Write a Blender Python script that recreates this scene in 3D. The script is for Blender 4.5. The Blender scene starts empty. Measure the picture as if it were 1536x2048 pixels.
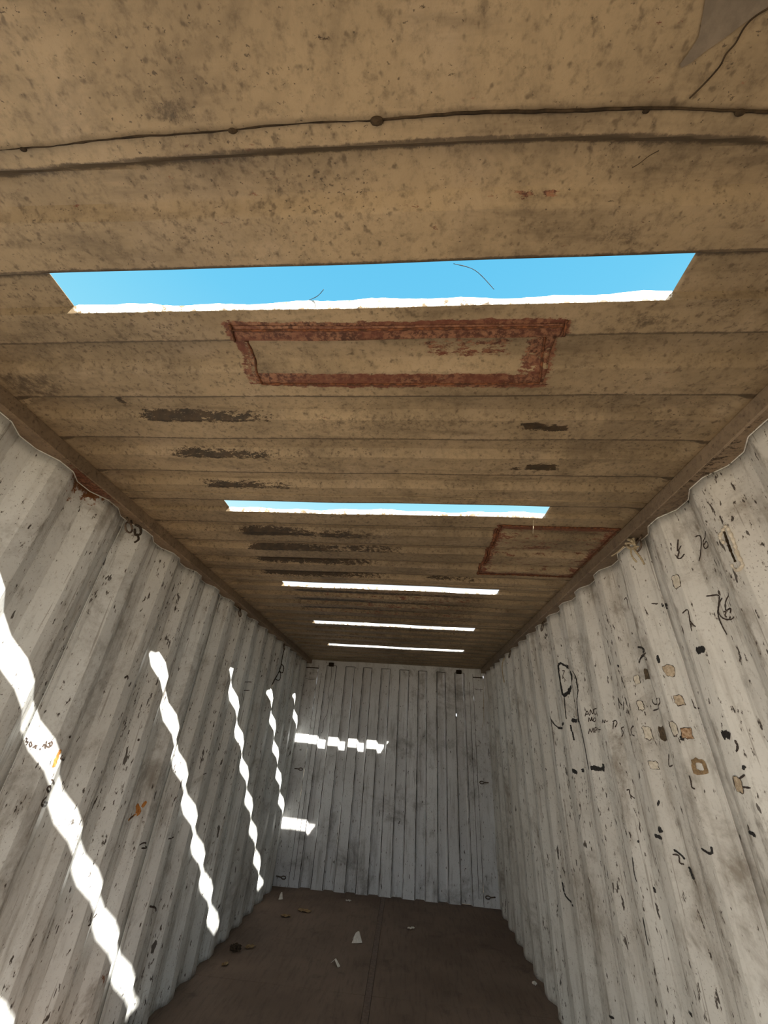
import bpy, bmesh, math, random, json
import numpy as np
from mathutils import Matrix, Vector

SC = bpy.context.scene
COL = SC.collection
rng = random.Random(11)
nrng = np.random.default_rng(5)

# ------------------------------------------------------------------ camera
W, H, L, D = 2.33, 2.2961, 5.532, 0.036          # inner width, height, length; wall corrugation depth
PITCH, YAW, ROLL = 0.531285, -0.087156, 0.072935
cp, sp, cy, sy = math.cos(PITCH), math.sin(PITCH), math.cos(YAW), math.sin(YAW)
F = Vector((sy*cp, cy*cp, sp)); R0 = Vector((cy, -sy, 0)); U0 = R0.cross(F)
R = R0*math.cos(ROLL) + U0*math.sin(ROLL); U = -R0*math.sin(ROLL) + U0*math.cos(ROLL)
cam_d = bpy.data.cameras.new('camera'); cam = bpy.data.objects.new('camera', cam_d); COL.objects.link(cam)
cam.matrix_world = Matrix(((R.x, U.x, -F.x, 1.349038), (R.y, U.y, -F.y, 0.0), (R.z, U.z, -F.z, 1.402230), (0, 0, 0, 1)))
cam_d.sensor_fit = 'HORIZONTAL'; cam_d.sensor_width = 36.0
cam_d.lens = 36.0*777.129164/1536.0
cam_d.clip_start = 0.01; cam_d.clip_end = 500
SC.camera = cam

# ------------------------------------------------------------------ sky, sun, exposure
world = bpy.data.worlds.new('world'); SC.world = world; world.use_nodes = True
wn, wl = world.node_tree.nodes, world.node_tree.links
wn.clear()
w_out = wn.new('ShaderNodeOutputWorld'); w_bg = wn.new('ShaderNodeBackground')
w_tc = wn.new('ShaderNodeTexCoord'); w_sep = wn.new('ShaderNodeSeparateXYZ'); w_rmp = wn.new('ShaderNodeValToRGB')
wl.new(w_tc.outputs['Generated'], w_sep.inputs[0]); wl.new(w_sep.outputs['Z'], w_rmp.inputs[0])
wl.new(w_rmp.outputs[0], w_bg.inputs[0]); wl.new(w_bg.outputs[0], w_out.inputs[0])
cr = w_rmp.color_ramp                                  # clear sky: pale at the horizon, deeper cyan blue overhead
cr.elements[0].position = 0.0; cr.elements[0].color = (0.62, 0.63, 0.66, 1)
cr.elements[1].position = 1.0; cr.elements[1].color = (0.045, 0.225, 0.37, 1)
for p_, c_ in ((0.20, (0.56, 0.58, 0.62, 1)), (0.34, (0.42, 0.48, 0.54, 1)), (0.52, (0.155, 0.345, 0.41, 1)), (0.80, (0.07, 0.262, 0.39, 1))):
    e_ = cr.elements.new(p_); e_.color = c_
w_bg.inputs[1].default_value = 2.0

sun_d = bpy.data.lights.new('sun', 'SUN'); sun = bpy.data.objects.new('sun', sun_d); COL.objects.link(sun)
sun.rotation_euler = Vector((-0.778, 1.0, -0.874)).to_track_quat('-Z', 'Y').to_euler()
sun_d.energy = 20.0; sun_d.angle = math.radians(0.53); sun_d.color = (1.0, 0.96, 0.88)
sun.location = (6, -8, 9)

SC.view_settings.view_transform = 'Standard'; SC.view_settings.look = 'None'
SC.view_settings.gamma = 1.0; SC.view_settings.use_curve_mapping = False
SC.view_settings.exposure = 0.25

SC.cycles.max_bounces = 14; SC.cycles.diffuse_bounces = 10; SC.cycles.glossy_bounces = 4
SC.cycles.sample_clamp_indirect = 8.0
SC.cycles.use_denoising = True
SC.cycles.caustics_reflective = False

# ------------------------------------------------------------------ node helpers
class NT:
    def __init__(s, name):
        s.m = bpy.data.materials.new(name); s.m.use_nodes = True
        s.t = s.m.node_tree; s.t.nodes.clear()
        s.out = s.t.nodes.new('ShaderNodeOutputMaterial'); s.b = s.t.nodes.new('ShaderNodeBsdfPrincipled')
        s.t.links.new(s.b.outputs[0], s.out.inputs[0])
        s.co = s.t.nodes.new('ShaderNodeTexCoord').outputs['Object']
    def put(s, sock, v):
        if isinstance(v, bpy.types.NodeSocket): s.t.links.new(v, sock)
        elif isinstance(v, (tuple, list)) and len(v) == 3 and len(sock.default_value) == 4: sock.default_value = (*v, 1)
        else: sock.default_value = v
    def scaled(s, sc):
        n = s.t.nodes.new('ShaderNodeVectorMath'); n.operation = 'MULTIPLY'
        s.put(n.inputs[0], s.co); n.inputs[1].default_value = sc
        return n.outputs[0]
    def noise(s, scale=5, detail=3, rough=.55, vec=None, dist=0.0):
        n = s.t.nodes.new('ShaderNodeTexNoise'); n.inputs['Scale'].default_value = scale
        n.inputs['Detail'].default_value = detail; n.inputs['Roughness'].default_value = rough
        n.inputs['Distortion'].default_value = dist
        s.put(n.inputs['Vector'], s.co if vec is None else vec)
        return n.outputs[0]
    def ramp(s, v, a, b, lo=0.0, hi=1.0):
        n = s.t.nodes.new('ShaderNodeMapRange'); n.interpolation_type = 'SMOOTHSTEP'
        s.put(n.inputs[0], v); n.inputs[1].default_value = a; n.inputs[2].default_value = b
        n.inputs[3].default_value = lo; n.inputs[4].default_value = hi
        return n.outputs[0]
    def math(s, op, a, b=0.0):
        n = s.t.nodes.new('ShaderNodeMath'); n.operation = op
        s.put(n.inputs[0], a); s.put(n.inputs[1], b)
        return n.outputs[0]
    def mix(s, f, a, b, mode='MIX'):
        n = s.t.nodes.new('ShaderNodeMix'); n.data_type = 'RGBA'; n.blend_type = mode
        s.put(n.inputs[0], f); s.put(n.inputs[6], a); s.put(n.inputs[7], b)
        return n.outputs[2]
    def attr(s, name):
        n = s.t.nodes.new('ShaderNodeAttribute'); n.attribute_name = name
        return n.outputs['Fac']
    def bump(s, h, strength=.2, dist=.005):
        n = s.t.nodes.new('ShaderNodeBump'); n.inputs['Strength'].default_value = strength
        n.inputs['Distance'].default_value = dist; s.put(n.inputs['Height'], h)
        s.put(s.b.inputs['Normal'], n.outputs[0])
    def done(s, col, rough=.6, spec=.3, metal=0.0):
        s.put(s.b.inputs['Base Color'], col); s.put(s.b.inputs['Roughness'], rough)
        s.b.inputs['Specular IOR Level'].default_value = spec; s.b.inputs['Metallic'].default_value = metal
        return s.m

RUST_A, RUST_B = (.115, .038, .016), (.27, .115, .035)

def wall_paint(name, a, b, dirt, amount=1.0, chip=1.0):
    """Old off-white container paint: mottled, streaked with dirt down the sheet, chipped and scratched."""
    n = NT(name)
    base = n.mix(n.ramp(n.noise(1.1, 3), .35, .68), a, b)
    base = n.mix(n.ramp(n.noise(9, 5, .7), .45, .72, 0, .25), base, tuple(c*.66 for c in a))
    streak = n.ramp(n.noise(18, 4, .65, n.scaled((1, 1, .12))), .50, .78, 0, .52*amount)
    base = n.mix(streak, base, dirt)
    cloud = n.ramp(n.noise(2.6, 6, .74, dist=.4), .50, .72, 0, .62*amount)
    base = n.mix(cloud, base, tuple(c*.95 for c in dirt))
    base = n.mix(n.ramp(n.noise(85, 3, .7), .54, .75, 0, .30), base, dirt)
    gr = n.math('ADD', n.attr('grime_shade'), n.math('MULTIPLY', n.math('SUBTRACT', n.noise(24, 5, .74, n.scaled((1, 1, .4))), .5), 1.9))
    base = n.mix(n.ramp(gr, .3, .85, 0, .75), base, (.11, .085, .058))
    # chips: small nicks down the sheet, thick in patches
    patch = n.ramp(n.noise(2.1, 2), .40, .64)
    thr = n.math('ADD', n.noise(62, 3, .62, n.scaled((1, 1, .38))), n.math('MULTIPLY', patch, .05*chip))
    base = n.mix(n.ramp(thr, .635, .685, 0, .45), base, (.17, .125, .085))
    core = n.ramp(thr, .683, .697)
    base = n.mix(n.math('MULTIPLY', core, .92), base, (.035, .027, .022))
    thr2 = n.math('ADD', n.noise(26, 3, .6, n.scaled((1, 1, .30))), n.math('MULTIPLY', patch, .03*chip))
    base = n.mix(n.ramp(thr2, .70, .71, 0, .9), base, (.045, .034, .026))
    speck = n.ramp(n.noise(150, 2, .5), .675, .70)
    base = n.mix(n.math('MULTIPLY', speck, n.ramp(n.noise(3.1, 2), .45, .6, .1, .7)), base, (.06, .045, .035))
    scr = n.ramp(n.noise(64, 2, .5, n.scaled((1, 1, .04))), .67, .69, 0, .45)
    base = n.mix(scr, base, (.14, .105, .075))
    r = n.ramp(n.math('ADD', n.attr('rust'), n.math('MULTIPLY', n.math('SUBTRACT', n.noise(34, 6, .75), .5), 2.4)), .45, .6)
    base = n.mix(r, base, n.mix(n.noise(22, 4), RUST_B, RUST_A))
    n.bump(n.math('ADD', n.noise(9, 4, .6), n.math('MULTIPLY', core, -.35)), .18, .006)
    return n.done(base, n.ramp(n.noise(4, 3), .3, .7, .42, .62), .35)

def roof_paint(name, a, b, dirt):
    """Yellowed roof paint, smudged with mould, speckled, with broken rust along the folds."""
    n = NT(name)
    base = n.mix(n.ramp(n.noise(1.4, 4), .34, .68), a, b)
    base = n.mix(n.ramp(n.noise(5, 7, .74, dist=.3), .42, .74, 0, .62), base, tuple(c*.50 for c in a))
    base = n.mix(n.ramp(n.noise(3.1, 5, .7), .30, .52, .35, 0), base, (a[0]*1.12, a[1]*1.16, a[2]*1.35))
    base = n.mix(n.ramp(n.noise(14, 5, .68, n.scaled((.16, 1, 1))), .5, .76, 0, .50), base, dirt)
    base = n.mix(n.ramp(n.noise(48, 5, .7), .46, .74, 0, .50), base, dirt)
    base = n.mix(n.ramp(n.noise(2.2, 6, .76, dist=.5), .50, .70, 0, .45), base, dirt)
    patch = n.ramp(n.noise(2.9, 4, .65), .38, .66)
    sp = n.math('ADD', n.noise(66, 2, .5), n.math('MULTIPLY', patch, .07))
    base = n.mix(n.ramp(sp, .60, .80, 0, .62), base, tuple(c*.8 for c in dirt))
    sp2 = n.math('ADD', n.noise(150, 3, .6, n.scaled((.7, 1, 1))), n.math('MULTIPLY', patch, .06))
    base = n.mix(n.ramp(sp2, .68, .735, 0, .8), base, (.045, .032, .02))
    g = n.math('ADD', n.attr('grime_shade'), n.math('MULTIPLY', n.math('SUBTRACT', n.noise(46, 6, .78), .5), 2.2))
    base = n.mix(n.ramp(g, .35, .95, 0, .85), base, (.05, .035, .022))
    pl = n.math('ADD', n.attr('pale'), n.math('MULTIPLY', n.math('SUBTRACT', n.noise(40, 6, .75), .5), 1.6))
    base = n.mix(n.ramp(pl, .42, .55), base, (.72, .71, .68))
    r = n.math('ADD', n.attr('rust'), n.math('MULTIPLY', n.math('SUBTRACT', n.noise(48, 7, .8, n.scaled((.35, 1, 1))), .5), 3.0))
    rr = n.ramp(r, .44, .56)
    rcol = n.mix(n.ramp(n.noise(9, 6, .74, n.scaled((.25, 1, 1))), .36, .62), (.105, .034, .019), n.mix(n.ramp(n.noise(70, 4, .7), .4, .6), (.21, .105, .06), (.05, .020, .012)))
    base = n.mix(rr, base, rcol)
    k = n.math('ADD', n.attr('dark'), n.math('MULTIPLY', n.math('SUBTRACT', n.noise(75, 7, .8, n.scaled((.45, 1, 1))), .5), 3.2))
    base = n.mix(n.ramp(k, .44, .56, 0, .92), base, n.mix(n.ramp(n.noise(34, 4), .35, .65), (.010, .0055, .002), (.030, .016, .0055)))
    n.bump(n.math('ADD', n.noise(34, 6, .68), n.math('MULTIPLY', rr, .4)), .30, .005)
    return n.done(base, .62, .28)

def plain(name, a, b, scale=20, rough=.7, spec=.25, bump=.3, metal=0.0, stretch=(1, 1, 1)):
    n = NT(name)
    v = n.noise(scale, 5, .65, n.scaled(stretch))
    n.bump(v, bump, .004)
    return n.done(n.mix(n.ramp(v, .35, .68), a, b), rough, spec, metal)

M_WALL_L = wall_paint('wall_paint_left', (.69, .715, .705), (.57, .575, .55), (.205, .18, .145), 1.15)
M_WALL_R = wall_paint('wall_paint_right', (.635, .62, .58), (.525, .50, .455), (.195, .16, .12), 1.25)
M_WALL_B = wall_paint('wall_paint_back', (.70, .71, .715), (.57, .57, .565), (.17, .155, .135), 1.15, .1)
M_ROOF = roof_paint('roof_paint', (.285, .214, .132), (.180, .134, .082), (.050, .034, .020))
M_RAIL = roof_paint('rail_paint', (.25, .185, .125), (.17, .125, .085), (.07, .05, .035))
M_RUST = plain('rust_weld', (.05, .022, .013), (.17, .065, .03), 60, .85, .2, .6)
M_INK = plain('marker_ink', (.012, .011, .011), (.03, .027, .025), 90, .6, .3, .05)
M_PEN = plain('pen_ink', (.035, .026, .022), (.07, .05, .04), 90, .6, .3, .05)
M_GAP = plain('dirty_groove', (.02, .014, .009), (.05, .034, .02), 40, .9, .1, .3)
M_STEEL = plain('old_steel', (.07, .05, .038), (.16, .115, .08), 60, .55, .4, .4)
M_ROPE = plain('frayed_rope', (.30, .235, .15), (.52, .44, .31), 160, .9, .1, .5)
M_DROPE = plain('dark_cord', (.03, .024, .02), (.07, .055, .04), 160, .9, .1, .4)
M_PAPER = plain('scrap_paper', (.62, .56, .48), (.80, .76, .69), 40, .85, .15, .3)
M_LEAF = plain('dry_leaf', (.20, .12, .055), (.36, .25, .13), 50, .85, .15, .4)
M_CLOD = plain('dark_clod', (.03, .022, .015), (.075, .052, .034), 70, .9, .1, .7)
M_GREY = plain('bare_primer', (.105, .085, .066), (.15, .12, .092), 30, .7, .25, .15)
M_TAPE = {'p': plain('glue_pale', (.50, .45, .36), (.66, .61, .52), 90, .6, .3, .5),
          't': plain('glue_tan', (.36, .28, .19), (.56, .46, .34), 90, .55, .35, .5),
          'r': plain('glue_rusty', (.24, .13, .065), (.50, .36, .23), 90, .6, .3, .5),
          'd': plain('glue_dark', (.05, .036, .022), (.13, .09, .05), 90, .6, .3, .5),
          'h': plain('glue_brown', (.15, .095, .045), (.30, .20, .10), 90, .55, .35, .5)}
M_SEAL = plain('old_sealant', (.48, .42, .33), (.68, .62, .52), 60, .6, .3, .6)
M_ORANGE = plain('orange_rust', (.33, .12, .03), (.50, .24, .07), 90, .85, .15, .5)

def floor_mat():
    n = NT('floor_plywood')
    c = n.mix(n.ramp(n.noise(1.6, 4), .35, .66), (.235, .165, .122), (.180, .124, .092))
    c = n.mix(n.ramp(n.noise(40, 4, .7, n.scaled((1, .12, 1))), .45, .75, 0, .35), c, (.055, .036, .025))
    c = n.mix(n.ramp(n.noise(130, 3, .7), .5, .75, 0, .35), c, (.20, .145, .10))
    c = n.mix(n.ramp(n.noise(4.5, 5, .7), .55, .75, 0, .5), c, (.06, .04, .028))
    n.bump(n.noise(60, 5, .7), .25, .004)
    return n.done(c, .8, .2)
M_FLOOR = floor_mat()
M_SEAM = plain('seam_steel', (.135, .088, .063), (.20, .135, .098), 40, .6, .35, .3)
M_GROUND = plain('dusty_ground', (.27, .205, .14), (.34, .265, .185), 3, .95, .1, .6)

# ------------------------------------------------------------------ mesh helpers
def link(name, me, mat=None, parent=None):
    o = bpy.data.objects.new(name, me); COL.objects.link(o)
    if mat is not None: me.materials.append(mat)
    if parent is not None: o.parent = parent
    return o
def pyd(name, v, f, mat, parent=None, smooth=False, loc=None):
    me = bpy.data.meshes.new(name); me.from_pydata([tuple(map(float, p)) for p in v], [], f); me.update()
    if smooth: me.polygons.foreach_set('use_smooth', [True]*len(me.polygons))
    o = link(name, me, mat, parent)
    if loc is not None: o.location = loc
    return o
def empty(name, loc=(0, 0, 0), parent=None):
    o = bpy.data.objects.new(name, None); COL.objects.link(o); o.location = loc; o.empty_display_size = .1
    if parent is not None: o.parent = parent
    return o
def struct(o): o['kind'] = 'structure'; return o
def tag(o, label, cat, group=None):
    o['label'] = label; o['category'] = cat
    if group: o['group'] = group
    return o
def attr(o, name, vals):
    a = o.data.attributes.new(name, 'FLOAT', 'POINT'); a.data.foreach_set('value', np.asarray(vals, dtype=np.float32))
def grid(name, P, mat, parent=None, skip=None, smooth=True, flip=False):
    """P: (n, m, 3) points -> sheet mesh; skip(i, j) True leaves a hole."""
    n, m = P.shape[:2]
    idx = np.arange(n*m).reshape(n, m)
    q = np.stack([idx[:-1, :-1], idx[1:, :-1], idx[1:, 1:], idx[:-1, 1:]], -1)
    if skip is not None: q = q[~skip]
    q = q.reshape(-1, 4)
    if flip: q = q[:, ::-1]
    return pyd(name, P.reshape(-1, 3), q.tolist(), mat, parent, smooth)
def sharp(o, deg=28):
    """keep folds crisp: mark edges sharper than deg"""
    me = o.data; bm = bmesh.new(); bm.from_mesh(me); bm.normal_update()
    c = math.radians(deg)
    for e in bm.edges:
        if len(e.link_faces) == 2 and e.calc_face_angle(0) > c: e.smooth = False
    bm.to_mesh(me); bm.free()
def thick(o, t, off=1.0):
    md = o.modifiers.new('thickness', 'SOLIDIFY'); md.thickness = t; md.offset = off; return o
def box_vf(x0, x1, y0, y1, z0, z1, b=0.0):
    bm = bmesh.new(); bmesh.ops.create_cube(bm, size=1)
    for v in bm.verts: v.co = Vector(((x0+x1)/2 + v.co.x*(x1-x0), (y0+y1)/2 + v.co.y*(y1-y0), (z0+z1)/2 + v.co.z*(z1-z0)))
    if b: bmesh.ops.bevel(bm, geom=list(bm.edges), offset=b, segments=2, affect='EDGES')
    bm.verts.index_update()
    v = [tuple(p.co) for p in bm.verts]; f = [[p.index for p in fc.verts] for fc in bm.faces]; bm.free()
    return v, f
def box(name, x0, x1, y0, y1, z0, z1, mat, parent=None, b=.003):
    v, f = box_vf(x0, x1, y0, y1, z0, z1, b); return pyd(name, v, f, mat, parent)
def tube_vf(pts, r, seg=8, closed=False):
    pts = [Vector(p) for p in pts]; n = len(pts); rs = r if isinstance(r, (list, tuple)) else [r]*n
    V, Fc = [], []; up = Vector((.13, .31, .94)).normalized()
    for i, p in enumerate(pts):
        a = pts[(i-1) % n] if (closed or i > 0) else pts[i]; b = pts[(i+1) % n] if (closed or i < n-1) else pts[i]
        t = (b-a).normalized()
        s = t.cross(up)
        if s.length < .05: s = t.cross(Vector((1, 0, 0)))
        s.normalize(); u = s.cross(t)
        for k in range(seg):
            an = 2*math.pi*k/seg; V.append(tuple(p + (s*math.cos(an)+u*math.sin(an))*rs[i]))
    for i in range(n if closed else n-1):
        j = (i+1) % n
        for k in range(seg): Fc.append([i*seg+k, i*seg+(k+1) % seg, j*seg+(k+1) % seg, j*seg+k])
    if not closed: Fc.append(list(range(seg))[::-1]); Fc.append(list(range((n-1)*seg, n*seg)))
    return V, Fc
def tube(name, pts, r, mat, parent=None, seg=8, closed=False, loc=None):
    v, f = tube_vf(pts, r, seg, closed); return pyd(name, v, f, mat, parent, True, loc)
def smoothline(pts, k=6):
    pts = [np.array(p, float) for p in pts]
    if len(pts) < 3: return [tuple(pts[0]+(pts[-1]-pts[0])*t) for t in np.linspace(0, 1, k+1)]
    out = []
    for i in range(len(pts)-1):
        p0 = pts[max(i-1, 0)]; p1 = pts[i]; p2 = pts[i+1]; p3 = pts[min(i+2, len(pts)-1)]
        for t in np.linspace(0, 1, k, endpoint=False):
            out.append(tuple(.5*((2*p1)+(-p0+p2)*t+(2*p0-5*p1+4*p2-p3)*t*t+(-p0+3*p1-3*p2+p3)*t**3)))
    out.append(tuple(pts[-1])); return out
def sstep(a, b, x): 
    t = np.clip((x-a)/(b-a), 0, 1); return t*t*(3-2*t)

# ------------------------------------------------------------------ side walls: corrugated sheets
ZT = 2.243                                             # underside of the top rails
YR, PR, YL, PL = .925, .277, 1.46, .28                 # a crest's far edge, and the wave length, on each wall
def prof(y, y0, P):
    s = P/.278; t = ((y-y0)/P) % 1.0*P
    a = .068*s; b = a+.072*s; c = b+.068*s
    return np.where(t < a, D*t/a, np.where(t < b, D, np.where(t < c, D*(1-(t-b)/(c-b)), 0.0)))
def prof_s(y, y0, P):                                  # folds rolled, not knife sharp
    return (prof(y-.0035, y0, P)+2*prof(y, y0, P)+prof(y+.0035, y0, P))/4
def dent(y, z):
    d = .0024*np.sin(y*3.1+z*2.3)+.0016*np.sin(y*7.7-z*4.1)+.0012*np.sin(z*11+y*9)
    return d*sstep(0, .15, z)*sstep(0, .15, ZT-z)
def wx(y, side, z=0.0):
    y = np.asarray(y); z = np.asarray(z)
    return (W+prof_s(y, YR, PR) if side == 'right' else -prof_s(y, YL, PL))+dent(y, z)

def wave_samples(y0, y1, ph, P):
    s = P/.278; pts = {y0, y1}
    k = math.floor((y0-ph)/P)-1
    while ph+k*P < y1+P:
        for e in (0, .068*s, .14*s, .208*s):
            for d in (-.0045, 0, .0045):
                v = ph+k*P+e+d
                if y0 < v < y1: pts.add(v)
        for e in (.034*s, .104*s, .174*s, .243*s):
            v = ph+k*P+e
            if y0 < v < y1: pts.add(v)
        k += 1
    return np.array(sorted(pts))

Y_DOOR = -.02
def side_wall(side):
    root = struct(empty('wall_'+side))
    ph, P, mat = (YR, PR, M_WALL_R) if side == 'right' else (YL, PL, M_WALL_L)
    # sheets are welded in the middle of every fourth trough
    tr = ph+.104*P/.278
    cuts = [Y_DOOR]; k = math.ceil((.35-tr)/P)
    while tr+k*P < L-.45: cuts.append(tr+k*P); k += 4
    cuts.append(L)
    zs = np.array([0, .03, .1, .25]+list(np.arange(.4, 2.2, .12))+[2.2, ZT])
    for i in range(len(cuts)-1):
        ys = wave_samples(cuts[i], cuts[i+1], ph, P)
        Yg, Zg = np.meshgrid(ys, zs, indexing='ij')
        X = wx(Yg, side, Zg)
        Pt = np.stack([X, Yg, Zg], -1)
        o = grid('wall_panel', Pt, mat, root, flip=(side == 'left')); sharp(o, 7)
        thick(o, .002, 1.0)
        g = np.zeros(Yg.shape); r = np.zeros(Yg.shape)
        g = np.maximum(g, .42*(1-sstep(.0, .10, Zg)))                    # scuffed foot
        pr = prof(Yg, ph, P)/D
        g = np.maximum(g, .24*sstep(.55, 1.0, pr))                       # trough dirt, darkened to paint in facet shading
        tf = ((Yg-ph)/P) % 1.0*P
        g = np.maximum(g, .50*(1-sstep(.003, .012, np.minimum(tf, P-tf))))  # dark dirt lines along the folds, also painting in facet shade
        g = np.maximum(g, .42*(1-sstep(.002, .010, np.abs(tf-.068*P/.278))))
        if side == 'left':
            for (yy, zz, sy_, sz_, a) in ((1.62, .95, .04, .25, .55), (1.78, .7, .03, .3, .6), (2.2, 1.12, .04, .12, .4), (1.5, .7, .05, .3, .6), (1.72, .4, .06, .25, .6)):
                g = np.maximum(g, a*np.exp(-((Yg-yy)/sy_)**2-((Zg-zz)/sz_)**2))
            for (yy, zz, sy_, sz_, a) in ((1.72, 1.0, .015, .05, .8), (2.09, 1.22, .012, .02, .75), (2.55, .4, .02, .03, .7), (1.28, 2.235, .14, .035, .9)):
                r = np.maximum(r, a*np.exp(-((Yg-yy)/sy_)**2-((Zg-zz)/sz_)**2))
        else:
            for (yy, zz, sy_, sz_, a) in ((1.40, 1.15, .05, .22, .75), (1.36, .85, .06, .3, .6), (2.09, 1.45, .03, .25, .35), (1.72, 1.0, .03, .25, .4), (2.25, .7, .03, .5, .35), (1.72, .88, .035, .06, .55), (1.57, 1.9, .05, .2, .4)):
                g = np.maximum(g, a*np.exp(-((Yg-yy)/sy_)**2-((Zg-zz)/sz_)**2))
            for (yy, zz, sy_, sz_, a) in ((1.385, 1.2, .02, .1, .62),):
                r = np.maximum(r, a*np.exp(-((Yg-yy)/sy_)**2-((Zg-zz)/sz_)**2))
        attr(o, 'grime_shade', g.ravel()); attr(o, 'rust', r.ravel())
        if 0 < i:                                                        # the weld between two sheets
            s = 1 if side == 'right' else -1
            pts = [(float(wx(cuts[i], side, z))-s*.0006+rng.uniform(-.0006, .0006), cuts[i]+rng.uniform(-.001, .001), z) for z in np.linspace(.0, ZT, 40)]
            tube('weld_seam', pts, .0028, mat, root, 6)
    return root
wall_l = side_wall('left'); wall_r = side_wall('right')

# ------------------------------------------------------------------ top rails
def top_rail(side, num):
    root = struct(empty('trim_%d' % num))
    s = 1 if side == 'right' else -1; base = W if side == 'right' else 0.0
    x_in = base-s*.035; x_out = base+s*(D+.012)
    ys = np.linspace(Y_DOOR, L, 90)
    for nm, prof_pts in (('rail_face', [(x_in, H+.004), (x_in, ZT+.004), (x_in+s*.004, ZT)]),
                         ('rail_underside', [(x_in+s*.004, ZT), (base, ZT+.0015), (x_out, ZT)])):
        P_ = np.zeros((len(ys), len(prof_pts), 3))
        for j, (x, z) in enumerate(prof_pts):
            P_[:, j, 0] = x+.0012*np.sin(ys*5+j); P_[:, j, 1] = ys; P_[:, j, 2] = z+.001*np.sin(ys*9+j)
        # subdivide across for painted stains
        t = np.linspace(0, len(prof_pts)-1, 9); Q = np.stack([np.stack([np.interp(t, range(len(prof_pts)), P_[i, :, c]) for c in range(3)], -1) for i in range(len(ys))])
        o = grid(nm, Q, M_RAIL, root, flip=(side == 'left'), smooth=False)
        thick(o, .004, -1.0)
        yy = Q[..., 1]; g = np.zeros(yy.shape); r = np.zeros(yy.shape); k = np.zeros(yy.shape)
        edge = np.zeros(9); edge[6:] = 1
        if nm == 'rail_face': k = .50*edge[None, :]*(.5+.5*np.sin(yy*17)*np.sin(yy*5+1))
        else:
            g = .25+.25*np.sin(yy*6)
            if side == 'left': r = np.maximum(r, .95*np.exp(-((yy-1.27)/.15)**2))
            else: k = .55*np.exp(-((yy-1.05)/.22)**2)*np.linspace(1, .2, 9)[None, :]
        attr(o, 'grime_shade', g.ravel()); attr(o, 'rust', r.ravel()); attr(o, 'dark', k.ravel())
    # the weld bead that follows the wall's zigzag under the rail
    yz = wave_samples(Y_DOOR+.02, L-.01, *((YR, PR) if side == 'right' else (YL, PL)))
    xs = wx(yz, side)
    tube('weld_bead', [(x-s*.002, y, ZT-.001) for x, y in zip(xs, yz)], .0022, M_WALL_R if side == 'right' else M_WALL_L, root, 5)
    return root
rail_l = top_rail('left', 1); rail_r = top_rail('right', 2)

# ------------------------------------------------------------------ ceiling: pressed roof sheets with cut slots
DR = .024; SL = .026; SLS = .008                                   # depth of the pressed ridges, run of their flanks
SLOT = [(y, 1.349+(a-1.349)*1.018, 1.349+(c-1.349)*1.018) for y, a, c in [(.450, .477, 1.909), (1.440, .490, 1.925), (2.475, .467, 1.923), (3.465, .478, 1.917), (4.410, .452, 1.940)]]
ridges = [(.255, .356)]
a_ = [s[0] for s in SLOT]+[5.355]
R_list = [.450, .635, .830, 1.023, 1.224]
for i in range(1, 5):
    st = (a_[i+1]-a_[i])/5
    R_list += [a_[i]+st*k for k in range(5)]
R_list.append(5.355)
for y in R_list: ridges.append((y, y+.099 if y < 5.3 else 5.44))
slot_of = {round(s[0], 3): s for s in SLOT}

def skew(x, y): return -.012*(x-1.25)*sstep(.36, .44, y)   # the later ridges run a touch out of square
def bow(x, y):                                          # the first seam and ridge sag towards their ends
    a = np.where(x < 1.45, .024, .072)*(x-1.45)**2
    return a*(1-sstep(.27, .40, y))+skew(x, y)
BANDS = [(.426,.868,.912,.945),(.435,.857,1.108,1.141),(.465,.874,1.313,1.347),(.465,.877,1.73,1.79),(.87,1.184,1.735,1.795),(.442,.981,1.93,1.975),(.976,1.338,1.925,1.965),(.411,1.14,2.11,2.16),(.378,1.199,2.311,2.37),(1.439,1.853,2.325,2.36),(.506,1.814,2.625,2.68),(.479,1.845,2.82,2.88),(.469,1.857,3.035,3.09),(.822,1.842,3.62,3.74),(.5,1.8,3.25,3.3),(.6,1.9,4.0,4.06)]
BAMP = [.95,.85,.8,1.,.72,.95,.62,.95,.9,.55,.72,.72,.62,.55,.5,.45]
SPOTS = [(1.69,1.76,.935,.968),(1.755,1.833,.947,.972),(1.705,1.737,1.165,1.186),(1.755,1.861,1.145,1.180),(.356,.382,.849,.889),(1.258,1.283,.217,.226)]
SPALE = [(1.523,1.56,.336,.343),(1.578,1.603,.336,.343),(1.637,1.653,.338,.344)]
GRIM = [(1.694,1.8,.386,.427,.8),(1.816,1.95,.565,.621,.75),(1.673,2.025,.60,.632,.55),(.945,1.5,.905,.99,.5),(.032,.25,.74,.843,.7),(1.759,2.1,.37,.392,.65),(.30,1.2,.345,.370,.55),(.90,.953,.185,.217,.65),(1.216,1.613,.908,.955,.55),(.4,1.3,1.65,2.42,.42),(.4,1.9,2.55,3.4,.48),(.4,1.95,3.5,4.4,.45),(.2,2.1,4.5,5.5,.40),(.45,1.4,.86,1.38,.30),(1.4,2.2,.88,1.4,.26),(1.3,2.2,.50,.60,.25),(.05,.30,.9,3.2,.30),(.05,.8,2.0,5.4,.22)]
def boxmask(X, Y, b, fx=.03, fy=.006):
    return sstep(b[0]-fx, b[0]+fx, X)*(1-sstep(b[1]-fx, b[1]+fx, X))*sstep(b[2]-fy, b[2]+fy, Y)*(1-sstep(b[3]-fy, b[3]+fy, Y))
P1 = (.852, 1.712, .583, .792); P2 = (1.745, 2.290, 1.600, 2.205)        # repair patches

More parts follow.
